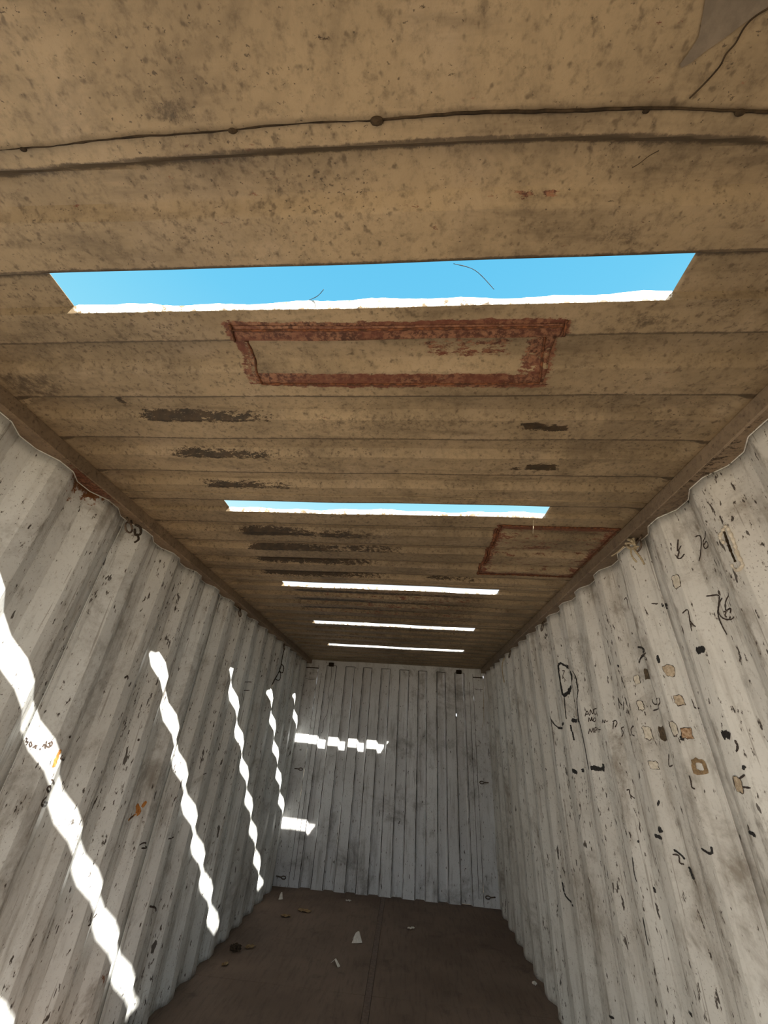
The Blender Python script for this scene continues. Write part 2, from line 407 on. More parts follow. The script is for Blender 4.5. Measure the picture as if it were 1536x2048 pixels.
def roof_z(X, Y):
    h = np.zeros(X.shape); dep = np.full(X.shape, DR)
    wend = sstep(.045, .105, X)*sstep(.045, .105, W-X)
    Yb = Y-bow(X, Y)
    for (s, e) in ridges:
        up = np.clip((Yb-s)/.010, 0, 1)*np.clip((e-Yb)/(SLS if round(s, 3) in slot_of else SL), 0, 1)
        h = np.maximum(h, up)
        if round(s, 3) in slot_of: dep[up > 0] = .018
    sag = .0018*np.sin(X*2.7+Y*1.9)+.0012*np.sin(X*6.3-Y*5.2)+.0008*np.sin(X*13+Y*3)
    return H+dep*h*wend+sag*sstep(.03, .15, X)*sstep(.03, .15, W-X)

def stains(o, X, Y):
    g = np.zeros(X.shape); r = np.zeros(X.shape); k = np.zeros(X.shape)
    Yb = Y-bow(X, Y)
    for (s, e) in ridges:                               # chipped near fold, with crease shade painted into the dark line
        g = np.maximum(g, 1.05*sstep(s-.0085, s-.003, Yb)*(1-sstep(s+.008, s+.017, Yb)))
        g = np.maximum(g, .20*sstep(s, s+.01, Yb)*(1-sstep(e-.03, e-.02, Yb)))  # raised faces painted darker so their far slopes look lit
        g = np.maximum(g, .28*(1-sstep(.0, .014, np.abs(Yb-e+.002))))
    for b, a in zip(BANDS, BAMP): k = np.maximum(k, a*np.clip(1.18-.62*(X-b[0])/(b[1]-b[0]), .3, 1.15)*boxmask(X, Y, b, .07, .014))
    for b in SPOTS: k = np.maximum(k, .95*boxmask(X, Y, b, .012, .006))
    for b in SPALE: r = np.maximum(r, .8*boxmask(X, Y, b, .008, .003))
    for b in GRIM: g = np.maximum(g, b[4]*boxmask(X, Y, b[:4], .08, .03))
    # rust round the repair patches
    fr1 = boxmask(X, Y, P1, .006, .004)
    top = boxmask(X, Y, (.852, 1.712, .583, .645), .008, .005); bot = boxmask(X, Y, (.885, 1.70, .742, .792), .012, .006)
    lef = boxmask(X, Y, (.845, .888, .583, .792), .008, .006); rig = boxmask(X, Y, (1.625, 1.715, .583, .795), .02, .006)
    for m_, a in ((top, .95), (bot, .95), (lef, .62), (rig, .66)): r = np.maximum(r, a*m_)
    r = np.maximum(r, .50*boxmask(X, Y, (1.35, 1.62, .65, .70), .06, .012))
    fr2 = boxmask(X, Y, P2, .006, .006); ins = boxmask(X, Y, (P2[0]+.035, P2[1]-.03, P2[2]+.045, P2[3]-.03), .03, .02)
    r = np.maximum(r, fr2*(.80-.52*ins)); r = np.maximum(r, .55*boxmask(X, Y, (1.90, 2.05, 1.80, 1.87), .02, .01))
    r = np.maximum(r, .30*boxmask(X, Y, (.5, 1.9, 2.55, 3.3), .15, .1))
    pa = np.zeros(X.shape)                              # sunlit white painted onto the cut lips, broken by peeling
    for (y, xa, xb) in SLOT: pa = np.maximum(pa, .66*boxmask(X, Yb, (xa, xb, y+.089, y+.100), .004, .003))
    attr(o, 'pale', pa.ravel())
    attr(o, 'grime_shade', g.ravel()); attr(o, 'rust', r.ravel()); attr(o, 'dark', k.ravel())

ceiling = struct(empty('ceiling'))
panel_cuts = [.150]+[ridges[0][0]*0+c for c in (1.385, 2.42, 3.415, 4.365)]+[L+.06]
for i in range(5):
    y0, y1 = panel_cuts[i], panel_cuts[i+1]
    ys = {y0, y1}; ys |= set(np.arange(y0, y1, .011))
    for (s, e) in ridges:
        for v in (s-.008, s-.0045, s, s+.005, s+.010, e-(SLS if round(s, 3) in slot_of else SL), e, e+.004):
            if y0 < v < y1: ys.add(v)
    ys = np.array(sorted(ys)); keep = [0]
    slots = [s for s in SLOT if y0 < s[0] < y1]
    must = set()
    for s in slots: must |= {s[0], s[0]+.010, s[0]+.099-SLS, s[0]+.099}
    for j in range(1, len(ys)):
        if ys[j]-ys[keep[-1]] > .0022 or ys[j] in must: keep.append(j)
    ys = ys[keep]
    xs = set(np.linspace(.033, W-.033, 150)) | set(np.linspace(.04, .11, 8)) | set(W-np.linspace(.04, .11, 8))
    for s in slots: xs |= {s[1], s[2]}
    xs = np.array(sorted(xs)); X, Y = np.meshgrid(xs, ys, indexing='ij'); Y = Y+skew(X, Y)
    Z = roof_z(X, Y)
    skip = np.zeros((len(xs)-1, len(ys)-1), bool)
    Yd = Y.copy()
    for s in slots:
        cx = (xs[:-1]+xs[1:])/2; cy_ = (ys[:-1]+ys[1:])/2
        ce = s[0]+.099-SLS
        skip |= ((cx > s[1]) & (cx < s[2]))[:, None] & ((cy_ > s[0]) & (cy_ < ce))[None, :]
        j = int(np.argmin(np.abs(ys-ce)))                # ragged torch-cut far lip
        m_ = (xs > s[1]) & (xs < s[2]); n_ = int(m_.sum())
        rag = .0035*np.sin(xs[m_]*9+s[0]*7)+.0022*np.sin(xs[m_]*31+s[0])+nrng.normal(0, .0007, n_)
        Z[m_, j] += rag; Yd[m_, j] -= rag*.4
    o = grid('roof_panel', np.stack([X, Yd, Z], -1), M_ROOF, ceiling, skip, flip=False)
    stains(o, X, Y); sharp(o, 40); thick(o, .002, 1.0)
    if i: tube('weld_seam', [(x, y0+rng.uniform(-.0015, .0015), float(roof_z(np.array([x]), np.array([y0]))[0])-.001) for x in np.linspace(.04, W-.04, 60)], .0025, M_ROOF, ceiling, 6)
# door-end header plate, lapped under the first roof sheet
xs = np.linspace(.033, W-.033, 120); ts = np.array([-.035, 0, .03, .06, .09, .11, .125, .14, .155, .17, .185, .2, .21, .2195])
X, Tt = np.meshgrid(xs, ts, indexing='ij')
wob = .0012*np.sin(X*21)+.0008*np.sin(X*57)
Y = Tt+(bow(X, np.full(X.shape, .2))+wob)*sstep(.12, .2195, Tt)
Z = H-.006+.0016*np.sin(X*3+Tt*9)
o = grid('header_plate', np.stack([X, Y, Z], -1), M_ROOF, ceiling); stains(o, X, Y*0+.15+Tt*0); thick(o, .003, 1.0)
gp = np.zeros(X.shape)
for b in (( .88, .96, .185, .215, .8), (.4, .7, .09, .16, .3), (1.3, 2.2, .10, .2, .22)): gp = np.maximum(gp, b[4]*boxmask(X, Y, b[:4], .04, .015))
o.data.attributes.remove(o.data.attributes['grime_shade']); attr(o, 'grime_shade', gp.ravel())
lapx = np.linspace(.05, W-.05, 140)
by = bow(lapx, np.full(lapx.shape, .2))
tube('lap_weld', [(x, .2200+b+.0010*math.sin(x*21)+rng.uniform(-.0006, .0006), H-.0052) for x, b in zip(lapx, by)], [.0016+.0012*abs(math.sin(x*5.3)) for x in lapx], M_GAP, ceiling, 6)
for (x, r_) in ((1.27, .0085), (1.02, .006), (.62, .005), (1.845, .006), (1.70, .004)):
    bm = bmesh.new(); bmesh.ops.create_icosphere(bm, subdivisions=2, radius=1)
    b0 = float(bow(np.array([x]), np.array([.2]))[0])
    for v in bm.verts: v.co = Vector((x+v.co.x*r_*1.3*(1+.2*rng.random()), .2225+b0+v.co.y*r_*.8, H-.006+v.co.z*r_*.6))
    me = bpy.data.meshes.new('weld_blob'); bm.to_mesh(me); bm.free(); link('weld_blob', me, M_GAP, ceiling)

# a torn grey flap of bare primer and a split in the paint on the header plate
tri = [(1.715,.10),(1.722,.121),(1.733,.152),(1.728,.166),(1.722,.178),(1.727,.181),(1.738,.176),(1.752,.165),(1.768,.155),(1.788,.141),(1.81,.127),(1.83,.10)]
c0 = np.mean(tri, 0); v = [(c0[0], c0[1], H-.0088)]+[(x, y, H-.0084) for x, y in tri]
pyd('bare_patch', v, [[0, i+1, (i+1) % len(tri)+1] for i in range(len(tri))], M_GREY, ceiling)['label'] = 'torn grey bare patch in the roof paint'
tube('paint_crack', [(x, y, H-.0085) for x, y in smoothline([(1.815,.128),(1.797,.136),(1.789,.146),(1.787,.160),(1.781,.170),(1.780,.182),(1.770,.198),(1.757,.214)], 5)], .0012, M_GAP, ceiling, 5)
tube('paint_crack', [(x, y, H-.0006) for x, y in smoothline([(1.715,.300),(1.725,.294),(1.735,.285),(1.748,.278)], 4)], .0006, M_GAP, ceiling, 5)

# ------------------------------------------------------------------ repair patches welded into the roof
def patch(name, b, label, sides, insets):
    root = tag(empty(name, ((b[0]+b[1])/2, (b[2]+b[3])/2, H)), label, 'roof patch', 'repair patches in the roof')
    off = Vector(root.location)
    xs = np.linspace(b[0]+.02, b[1]-.012, 90); ys = np.array(sorted(set(np.arange(b[2]+.012, b[3]-.008, .006))))
    X, Y = np.meshgrid(xs, ys, indexing='ij'); Z = roof_z(X, Y)-.0022
    o = grid('patch_plate', np.stack([X-off.x, Y-off.y, Z-off.z], -1), M_PATCH, root); sharp(o, 40); stains(o, X, Y); thick(o, .0015, 1.0)
    def bead(p0, p1, n, r):
        pts = []
        for t in np.linspace(0, 1, n):
            x = p0[0]+(p1[0]-p0[0])*t; y = p0[1]+(p1[1]-p0[1])*t
            pts.append((x+rng.uniform(-.0012, .0012)-off.x, y+rng.uniform(-.0012, .0012)-off.y, float(roof_z(np.array([x]), np.array([y]))[0])-.003-off.z))
        tube('weld_bead', pts, [r*rng.uniform(.6, 1.5) for _ in pts], M_RUST, root, 6)
    for p0, p1, r in sides: bead(p0, p1, max(12, int(math.dist(p0, p1)/.008)), r)
    return root
M_PATCH = M_ROOF.copy(); M_PATCH.name = 'patch_paint'
# the copy's texture runs on in world space: shift its object coordinates by nothing, the plates sit where they are
patch('roof_patch', P1, 'long rust-framed repair patch on the ceiling just behind the nearest slot',
      [((.862, .607), (1.70, .602), .0028), ((.884, .644), (.888, .782), .003), ((.888, .782), (1.69, .775), .0028), ((1.672, .643), (1.69, .772), .003), ((.866, .59), (.862, .64), .003), ((1.702, .585), (1.71, .64), .0028)], 0)
patch('roof_patch', P2, 'rusty repair patch on the ceiling against the right top rail behind the second slot',
      [((1.755, 1.605), (2.285, 1.603), .004), ((1.755, 1.61), (1.742, 2.20), .0065), ((1.745, 2.203), (2.285, 2.195), .004), ((1.765, 1.7), (1.757, 2.1), .005)], 0)

# ------------------------------------------------------------------ back wall
wall_b = struct(empty('wall_back'))
DB = .044
edges_in = [(.135, .245), (.379, .504), (.627, .741), (.859, .982), (1.105, 1.228), (1.355, 1.476), (1.592, 1.717), (1.833, 1.953), (2.078, 2.188)]
TOPZ = 2.232
zsb = np.array([0, .02, .08]+list(np.arange(.2, 2.15, .13))+[2.19, TOPZ])
HOLE = (1.725, 1.757)
def strip(name, xa, xb, ya, yb, z1=TOPZ, z0=0.0, hole=None, rag=False):
    zz = np.array(sorted({z0, z1} | {z for z in zsb if z0 < z < z1} | (set(hole) if hole else set())))
    n = 5 if abs(xb-xa) > .05 else 3
    t = np.linspace(0, 1, n); T, Z = np.meshgrid(t, zz, indexing='ij')
    X = xa+(xb-xa)*T; Y = ya+(yb-ya)*T+.0012*np.sin(Z*5+xa*40)*sstep(0, .1, Z)
    sk = None
    if hole: 
        zc = (zz[:-1]+zz[1:])/2; sk = np.zeros((n-1, len(zz)-1), bool); sk[:, (zc > hole[0]) & (zc < hole[1])] = True
    
    o = grid(name, np.stack([X, Y, Z], -1), M_WALL_B, wall_b, sk, smooth=False)
    g = .30*(1-sstep(0, .08, Z)); 
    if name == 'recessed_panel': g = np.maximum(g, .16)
    if abs(xa-.504) < .01: g = np.maximum(g, .8*np.exp(-((X-.60)/.02)**2-((Z-1.78)/.16)**2))
    attr(o, 'grime_shade', g.ravel()); attr(o, 'rust', np.zeros(g.size))
    return o
bf = .018
for i, (a, b) in enumerate(edges_in):
    strip('raised_panel', a, b, L, L, rag=True)
    if i < len(edges_in)-1:
        c = edges_in[i+1][0]
        strip('panel_flank', b, b+bf, L, L+DB, hole=HOLE if i == 7 else None)
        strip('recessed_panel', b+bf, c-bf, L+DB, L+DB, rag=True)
        strip('panel_flank', c-bf, c, L+DB, L)
# thin dark joint lines where the outermost sheets are welded on, and along the folds
for x in (.185, 2.140): tube('weld_seam', [(x+rng.uniform(-.001, .001), L-.0008, z) for z in np.linspace(.06, 2.13, 40)], .0022, M_GAP, wall_b, 5)
for (a, b) in edges_in:
    for x in (a, b):
        tube('edge_seam', [(x+(.0015 if x == a else -.0015)*0+rng.uniform(-.0008, .0008), L+.001, z) for z in np.linspace(.004, TOPZ-.002, 40)], [.0032*rng.uniform(.5, 1.35) for _ in range(40)], M_GAP, wall_b, 5)
# top header with dark lines across the recess tops
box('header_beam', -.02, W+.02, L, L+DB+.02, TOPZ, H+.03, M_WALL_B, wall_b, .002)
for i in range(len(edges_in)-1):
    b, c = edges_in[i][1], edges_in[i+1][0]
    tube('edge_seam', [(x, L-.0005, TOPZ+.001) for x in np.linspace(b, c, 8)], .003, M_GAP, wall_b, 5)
# corner panels with slots
def corner(xa, xb, nm):
    for z0, z1 in ((0, 2.185), (2.197, H)):
        strip('corner_panel', xa, xb, L-.006, L-.006, z1, z0)
    box('slot', xa, xb, L-.004, L+.02, 2.183, 2.199, M_GAP, wall_b, .0)
    xm = (xa+xb)/2
    tube('arc_groove', [(xm+(xb-xa)*.40*t, L-.007, 2.045+.010*t*t) for t in np.linspace(-1, 1, 9)], .0025, M_GAP, wall_b, 5)
corner(-D, .134, 'l'); corner(2.189, W-.012, 'r')
strip('corner_panel', W-.012, W+D, L-.004, L-.004, 2.188, 0.0); strip('corner_panel', W-.012, W+D, L-.004, L-.004, H, 2.216); strip('corner_panel', W-.004, W+D, L-.004, L-.004, 2.216, 2.188)
for (x, lab) in ((.306, 0), (2.009, 0)):
    bk = box('bracket', x-.035, x+.035, L-.028, L+.01, 2.222, 2.268, M_GAP, wall_b, .004)
    tube('bracket_eye', [(x+.016*math.cos(a), L-.030, 2.240+.014*math.sin(a)) for a in np.linspace(0, 2*math.pi, 16, endpoint=False)], .005, M_GAP, bk, 6, True)

# ------------------------------------------------------------------ floor, threshold, ground outside
floor = struct(empty('floor'))
xm = 1.152
for (xa, xb) in ((-D, xm-.022), (xm+.022, W+D)):
    for (ya, yb) in ((-.05, 1.25), (1.2515, 3.69), (3.6915, L+DB)):
        box('floor_board', xa, xb, ya, yb, -.028, 0.0, M_FLOOR, floor, .0012)
box('seam_strip', xm-.0205, xm+.0205, -.05, L+DB, -.028, .0012, M_SEAM, floor, .001)
struct(box('trim_3', -.09, W+.09, -.09, -.0505, -.15, .0, M_SEAM, None, .004))
# door frame: header above the opening and the two posts it stands on
struct(box('trim_4', -.06, W+.06, -.02, .035, 2.25, 2.40, M_RAIL, None, .004))
struct(box('trim_5', W+D+.004, W+.10, -.10, -.021, -.15, 2.40, M_RAIL, None, .004))
struct(box('trim_6', -.10, -D-.004, -.10, -.021, -.15, 2.40, M_RAIL, None, .004))
gx = np.linspace(-60, 60, 41); gy = np.linspace(-60, 60, 41); GX, GY = np.meshgrid(gx, gy, indexing='ij')
gz = -.16+.10*np.sin(GX*.31+1)*np.sin(GY*.27)*sstep(3, 12, np.hypot(GX-1, GY-2))
struct(grid('ground', np.stack([GX, GY, gz], -1), M_GROUND))

# ------------------------------------------------------------------ writing, glue and stains on the side walls
BK = json.loads(r'''{"R":[[0.027200000000000002,[[2.7316,1.8926],[2.5851,1.8337],[2.5772,1.7902],[2.7099,1.7657],[2.7445,1.7373],[2.786,1.7219]]],[0.016,[[2.7855,1.7243],[2.7918,1.7851],[2.7929,1.8598],[2.7872,1.9015],[2.7672,1.9159],[2.7316,1.8926]]],[0.008,[[2.7774,1.7158],[2.7824,1.6498],[2.7847,1.589]]],[0.008,[[2.685,1.7319],[2.5843,1.6575],[2.6901,1.6011]]],[0.008,[[2.5393,1.8347],[2.5146,1.8046],[2.5106,1.7523],[2.517,1.7129],[2.5535,1.6766]]],[0.012,[[2.5535,1.6766],[2.5745,1.5931],[2.5651,1.5309],[2.5565,1.4319],[2.552,1.3379]]],[0.024,[[2.7519,1.5812],[2.572,1.5776]]],[0.009,[[3.0815,1.6231],[3.0603,1.5852],[3.0285,1.5566]]],[0.016,[[3.0286,1.5558],[2.9793,1.548],[2.8241,1.5678]]],[0.006,[[3.0695,1.5935],[3.0701,1.4723],[3.0846,1.3259]]],[0.0055,[[2.7659,1.8692],[2.7484,1.8672],[2.7663,1.836],[2.7456,1.8053]]],[0.0055,[[2.7663,1.836],[2.7712,1.8201]]],[0.0055,[[2.5003,1.5898],[2.4826,1.6165],[2.4718,1.5926]]],[0.0055,[[2.4942,1.5998],[2.476,1.6028]]],[0.0055,[[2.4687,1.5959],[2.4598,1.6226],[2.4525,1.6022],[2.437,1.6261]]],[0.0055,[[2.3099,1.6174],[2.4237,1.6239],[2.4352,1.6013],[2.4077,1.5998],[2.4052,1.6115]]],[0.0055,[[2.4861,1.5628],[2.4779,1.5827],[2.4716,1.568],[2.4615,1.5857],[2.4619,1.5659]]],[0.0055,[[2.4486,1.5822],[2.4573,1.5691],[2.4466,1.565],[2.4276,1.5779],[2.4486,1.5822]]],[0.0055,[[2.4988,1.5036],[2.4853,1.5298],[2.4795,1.5136],[2.4652,1.5332],[2.4663,1.5105]]],[0.0055,[[2.4602,1.5106],[2.453,1.5365],[2.4348,1.5296],[2.4546,1.5223]]],[0.0055,[[2.4231,1.5357],[2.4111,1.5258],[2.3035,1.533]]],[0.0055,[[2.4111,1.5258],[2.4224,1.5103]]],[0.0055,[[2.2723,1.5471],[2.257,1.5616],[2.2447,1.5491],[2.2338,1.562]]],[0.0055,[[2.2308,1.5518],[2.2247,1.5577]]],[0.024,[[2.8065,1.3216],[2.7658,1.3148]]],[0.024,[[2.7289,1.3378],[2.7255,1.3197]]],[0.024,[[2.5251,1.3483],[2.4795,1.3488],[2.4588,1.3446]]],[0.024,[[2.4588,1.3446],[2.4444,1.3545],[2.44,1.3724]]],[0.012,[[2.7609,1.5591],[2.7621,1.5299],[2.7565,1.5263]]],[0.012,[[2.7572,1.5227],[2.7561,1.5011],[2.7549,1.4763]]],[0.006,[[2.1282,1.6546],[2.1334,1.6312],[2.1373,1.6049]]],[0.006,[[2.127,1.6515],[2.1137,1.6237],[2.0305,1.5917]]],[0.006,[[2.0131,1.6251],[2.0274,1.5927]]],[0.006,[[1.9332,1.6077],[1.9085,1.6183]]],[0.006,[[1.9195,1.6135],[1.9208,1.5976],[1.9202,1.5808]]],[0.006,[[1.8497,1.6231],[1.849,1.6087],[1.8268,1.6018],[1.7463,1.6154]]],[0.006,[[1.7358,1.6169],[1.7481,1.5937],[1.8309,1.5845],[1.8638,1.5806]]],[0.0055,[[2.2011,1.5528],[2.1851,1.5573],[2.1813,1.5457],[2.1951,1.5283]]],[0.0055,[[2.1962,1.5516],[2.207,1.5196]]],[0.006,[[2.1315,1.53],[2.1623,1.5224],[2.1496,1.508],[2.1727,1.4888]]],[0.006,[[1.9755,1.5266],[2.0026,1.5159],[2.0062,1.4951],[1.9878,1.4897]]],[0.0055,[[1.8359,1.4298],[1.8551,1.3887],[1.8288,1.392]]],[0.0055,[[2.2053,1.279],[2.1925,1.2831],[2.1939,1.2654],[2.1769,1.2529]]],[0.0055,[[2.1922,1.2656],[2.1924,1.2483]]],[0.024,[[1.9475,1.2619],[1.941,1.2577]]],[0.022400000000000003,[[1.9678,1.1793],[1.9612,1.1742],[1.9586,1.1665]]],[0.014,[[2.0072,1.1503],[1.9593,1.15]]],[0.024,[[1.4415,1.735],[1.402,1.7341]]],[0.024,[[1.4487,1.4826],[1.4276,1.4859],[1.4148,1.4792]]],[0.016,[[1.6717,1.486],[1.6737,1.471]]],[0.012,[[1.9978,1.7783],[1.9817,1.7696]]],[0.012,[[1.6743,1.765],[1.6775,1.7345]]],[0.01,[[1.8533,1.8335],[1.7536,1.808],[1.7491,1.7894]]],[0.008,[[1.7459,1.7915],[1.8416,1.7889],[1.8685,1.7708]]],[0.0055,[[1.5994,1.6022],[1.5974,1.5843],[1.5956,1.5733],[1.5714,1.5694]]],[0.006,[[1.4045,1.4714],[1.4036,1.4539],[1.4125,1.4396]]],[0.006,[[1.6835,1.3658],[1.6831,1.3462],[1.685,1.3324],[1.6765,1.3276]]],[0.0055,[[1.3534,1.9011],[1.3069,1.8884],[1.321,1.8623],[1.337,1.8368],[1.3389,1.8016],[1.3315,1.7652]]],[0.0055,[[1.2546,1.8808],[1.2865,1.8634],[1.3003,1.8379],[1.2789,1.8359],[1.2881,1.8227]]],[0.0055,[[1.2959,1.877],[1.3159,1.8637],[1.3323,1.8414],[1.33,1.8258],[1.3165,1.8118],[1.2917,1.805],[1.278,1.8098]]],[0.0055,[[1.3127,1.8342],[1.3012,1.8323],[1.3103,1.8232],[1.3066,1.8148]]],[0.0055,[[1.3082,2.1067],[1.2887,2.1028],[1.288,2.0857],[1.3111,2.0475],[1.3341,2.023]]],[0.0055,[[1.2297,2.0883],[1.2766,2.08],[1.2882,2.0611],[1.2839,2.0487],[1.2641,2.0563],[1.2701,2.0698],[1.2855,2.0633]]],[0.0055,[[1.3706,2.1284],[1.3834,2.0874],[1.3681,2.1009]]],[0.0055,[[1.3865,2.0869],[1.3805,2.0824],[1.3907,2.0611],[1.3821,2.0556],[1.3676,2.0668]]],[0.0055,[[1.4496,1.8674],[1.418,1.8706],[1.4254,1.8349],[1.4329,1.7993]]],[0.0055,[[1.4254,1.8349],[1.4174,1.8218],[1.4082,1.8086]]],[0.006,[[1.6416,1.9647],[1.6185,1.9569]]],[0.008,[[1.5945,1.9531],[1.5966,1.9408],[1.5807,1.9432],[1.5682,1.9375],[1.5849,1.9317],[1.5695,1.9234]]],[0.016,[[1.4421,1.7347],[1.4185,1.7345],[1.4015,1.7357]]],[0.0055,[[1.8525,1.8338],[1.7486,1.807],[1.8349,1.7941],[1.8717,1.7706]]],[0.0055,[[1.7355,1.7846],[1.7765,1.7748],[1.746,1.7581],[1.7473,1.769]]],[0.0055,[[1.8616,2.0524],[1.8391,2.0543],[1.8452,2.0059]]],[0.012,[[3.3174,0.7159],[3.3129,0.666]]],[0.012,[[3.3129,0.666],[3.2712,0.6415],[3.1126,0.6582]]],[0.008,[[1.9287,1.1238],[1.9064,1.1117],[1.8998,1.1021]]],[0.006,[[1.9364,1.1077],[1.9166,1.1094],[1.919,1.0891],[1.9056,1.0879]]],[0.016,[[1.8893,1.0851],[1.8831,1.0648],[1.8784,1.0526]]],[0.008,[[1.7284,1.1614],[1.6861,1.1565],[1.6778,1.1759]]],[0.006,[[1.4558,1.366],[1.4098,1.3837]]],[0.006,[[1.4471,1.3519],[1.406,1.3529]]],[0.008,[[2.2461,1.0413],[2.2575,0.9865],[2.2497,0.9595]]],[0.008,[[2.2585,0.8499],[2.2636,0.8015],[2.2633,0.7673]]],[0.01,[[2.1786,0.963],[2.1773,0.9453]]],[0.012,[[2.2046,1.1037],[2.1995,1.098]]],[0.016,[[1.4289,1.4942],[1.4146,1.4805]]],[0.012,[[1.4751,1.2427],[1.4503,1.2399]]],[0.01,[[1.4111,1.3959],[1.4025,1.4065]]],[0.012,[[2.1301,0.647],[2.1148,0.6437]]],[0.01,[[2.8138,0.3621],[2.7777,0.3711]]]],"L":[[0.006,[[1.5632,1.3298],[1.5756,1.3268],[1.5751,1.3191],[1.5858,1.3165],[1.5824,1.3076]]],[0.006,[[1.5969,1.3184],[1.5936,1.3126],[1.6022,1.303],[1.6054,1.3069],[1.5969,1.3184]]],[0.006,[[1.6094,1.2993],[1.6217,1.3074]]],[0.006,[[1.6141,1.3091],[1.6212,1.2957]]],[0.006,[[1.6318,1.2979],[1.6355,1.2921]]],[0.006,[[1.6379,1.3019],[1.6394,1.3118],[1.649,1.2963]]],[0.006,[[1.6426,1.3219],[1.6462,1.3081],[1.6574,1.3024],[1.6625,1.3125],[1.6551,1.3223]]],[0.006,[[1.65,1.3122],[1.6538,1.3163],[1.6569,1.3064]]],[0.006,[[1.7255,1.1967],[1.7856,1.1752]]],[0.006,[[1.749,1.1967],[1.7369,1.1805]]],[0.008,[[1.7289,1.1773],[1.7248,1.1682],[1.7373,1.1577],[1.7623,1.1585],[1.7395,1.1727],[1.7289,1.1773]]],[0.008,[[1.7399,1.1417],[1.7286,1.1324],[1.7325,1.1173],[1.776,1.1075],[1.7956,1.114],[1.7353,1.1262]]],[0.007,[[1.7334,1.2755],[1.7349,1.2633],[1.783,1.2562],[1.7723,1.2673]]],[0.007,[[3.4193,1.7461],[3.5645,1.6205]]],[0.007,[[3.4107,1.745],[3.6026,1.7711]]],[0.007,[[3.5195,1.6935],[3.6009,1.7033]]],[0.006,[[3.6536,1.7667],[3.6559,1.71]]],[0.01,[[1.9385,1.5815],[1.9471,1.5937],[1.9579,1.5789]]],[0.008,[[2.514,0.8661],[2.5685,0.8647],[2.6696,0.8236],[2.5427,0.849]]],[0.008,[[2.8155,0.8403],[2.956,0.8212]]],[0.01,[[2.8029,0.5606],[2.9411,0.5173],[2.9714,0.4927]]],[0.008,[[2.2789,0.6387],[2.3471,0.6331],[2.3887,0.6436]]],[0.01,[[2.2155,1.3329],[2.2232,1.3243]]],[0.006,[[3.0642,1.1348],[3.1077,1.1381]]],[0.006,[[2.723,1.2031],[2.7251,1.1675]]],[0.012,[[2.4094,0.9842],[2.4376,0.9927]]],[0.01,[[1.7291,1.3404],[1.7389,1.3335]]]],"tape":[[[1.9102,1.7058],0.012,0.016,"p"],[[1.834,1.718],0.05,0.019,"d"],[[1.6504,1.7034],0.016,0.018,"t"],[[1.6471,1.6009],0.013,0.016,"t"],[[1.6956,1.5078],0.015,0.02,"p"],[[1.6533,1.4949],0.015,0.016,"r"],[[1.9216,1.5001],0.014,0.021,"p"],[[1.8427,1.4972],0.021,0.022,"d"],[[1.928,1.3867],0.015,0.013,"p"],[[1.6436,1.3949],0.02,0.021,"h"],[[1.9211,1.6029],0.011,0.016,"p"],[[1.4495,1.3563],0.014,0.017,"t"],[[1.4259,1.9783],0.016,0.021,"p"]],"seal":[[[1.1652,2.0357],[1.1674,2.024],[1.1592,2.0087]],[[1.1652,2.0357],[1.1484,2.0438],[1.13,2.0511],[1.1277,2.0292],[1.1282,1.9921],[1.1313,1.9542],[1.1293,1.9269],[1.134,1.9173],[1.1527,1.9134],[1.1642,1.927],[1.1637,1.9386]],[[1.1423,2.04],[1.1459,2.0038],[1.1481,1.9709],[1.148,1.9393]]],"rustL":[[0.02,[[1.7122,1.2942],[1.7098,1.264],[1.7123,1.2362]]],[0.03,[[2.4651,1.0395],[2.4801,1.0307]]],[0.025,[[2.4355,1.0419],[2.457,1.0045],[2.4508,0.9974]]],[0.012,[[2.4478,0.9977],[2.399,0.9792]]]]}''')
def ribbon(side, w, pts, name, mat, parent, lift=.0012):
    """a flat painted stroke that follows the folds of the sheet"""
    line = smoothline(pts, 7) if len(pts) > 2 else [tuple(np.array(pts[0])+(np.array(pts[-1])-np.array(pts[0]))*t) for t in np.linspace(0, 1, 9)]
    fine = [line[0]]
    for p in line[1:]:
        n = max(1, int(math.dist(p, fine[-1])/.006)); q0 = fine[-1]
        for k in range(1, n+1): fine.append((q0[0]+(p[0]-q0[0])*k/n, q0[1]+(p[1]-q0[1])*k/n))
    V, Fc = [], []; s = 1 if side == 'right' else -1
    for i, p in enumerate(fine):
        a = fine[max(i-1, 0)]; b = fine[min(i+1, len(fine)-1)]
        ty, tz = b[0]-a[0], b[1]-a[1]; l_ = math.hypot(ty, tz) or 1
        ny, nz = -tz/l_, ty/l_
        hw = w/2*(.35 if i in (0, len(fine)-1) else 1)
        for t in (-rng.uniform(.6, 1.15), 0, rng.uniform(.6, 1.15)):
            y = p[0]+ny*hw*t; z = p[1]+nz*hw*t
            dent = 0.0
            V.append((float(wx(y, side, z))-s*lift, y, z))
    for i in range(len(fine)-1):
        for k in (0, 1): Fc.append([i*3+k, i*3+k+1, i*3+k+4, i*3+k+3])
    return pyd(name, V, Fc, mat, parent)
for w_, pts in BK['R']: ribbon('right', max(w_, .0035), pts, 'marker_stroke' if w_ > .0075 else 'pen_stroke', M_INK if w_ > .0075 else M_PEN, wall_r)
for w_, pts in BK['L']: ribbon('left', max(w_, .0035), pts, 'pen_stroke', M_PEN, wall_l)
for w_, pts in BK['rustL']: ribbon('left', w_, pts, 'rust_streak', M_ORANGE, wall_l)
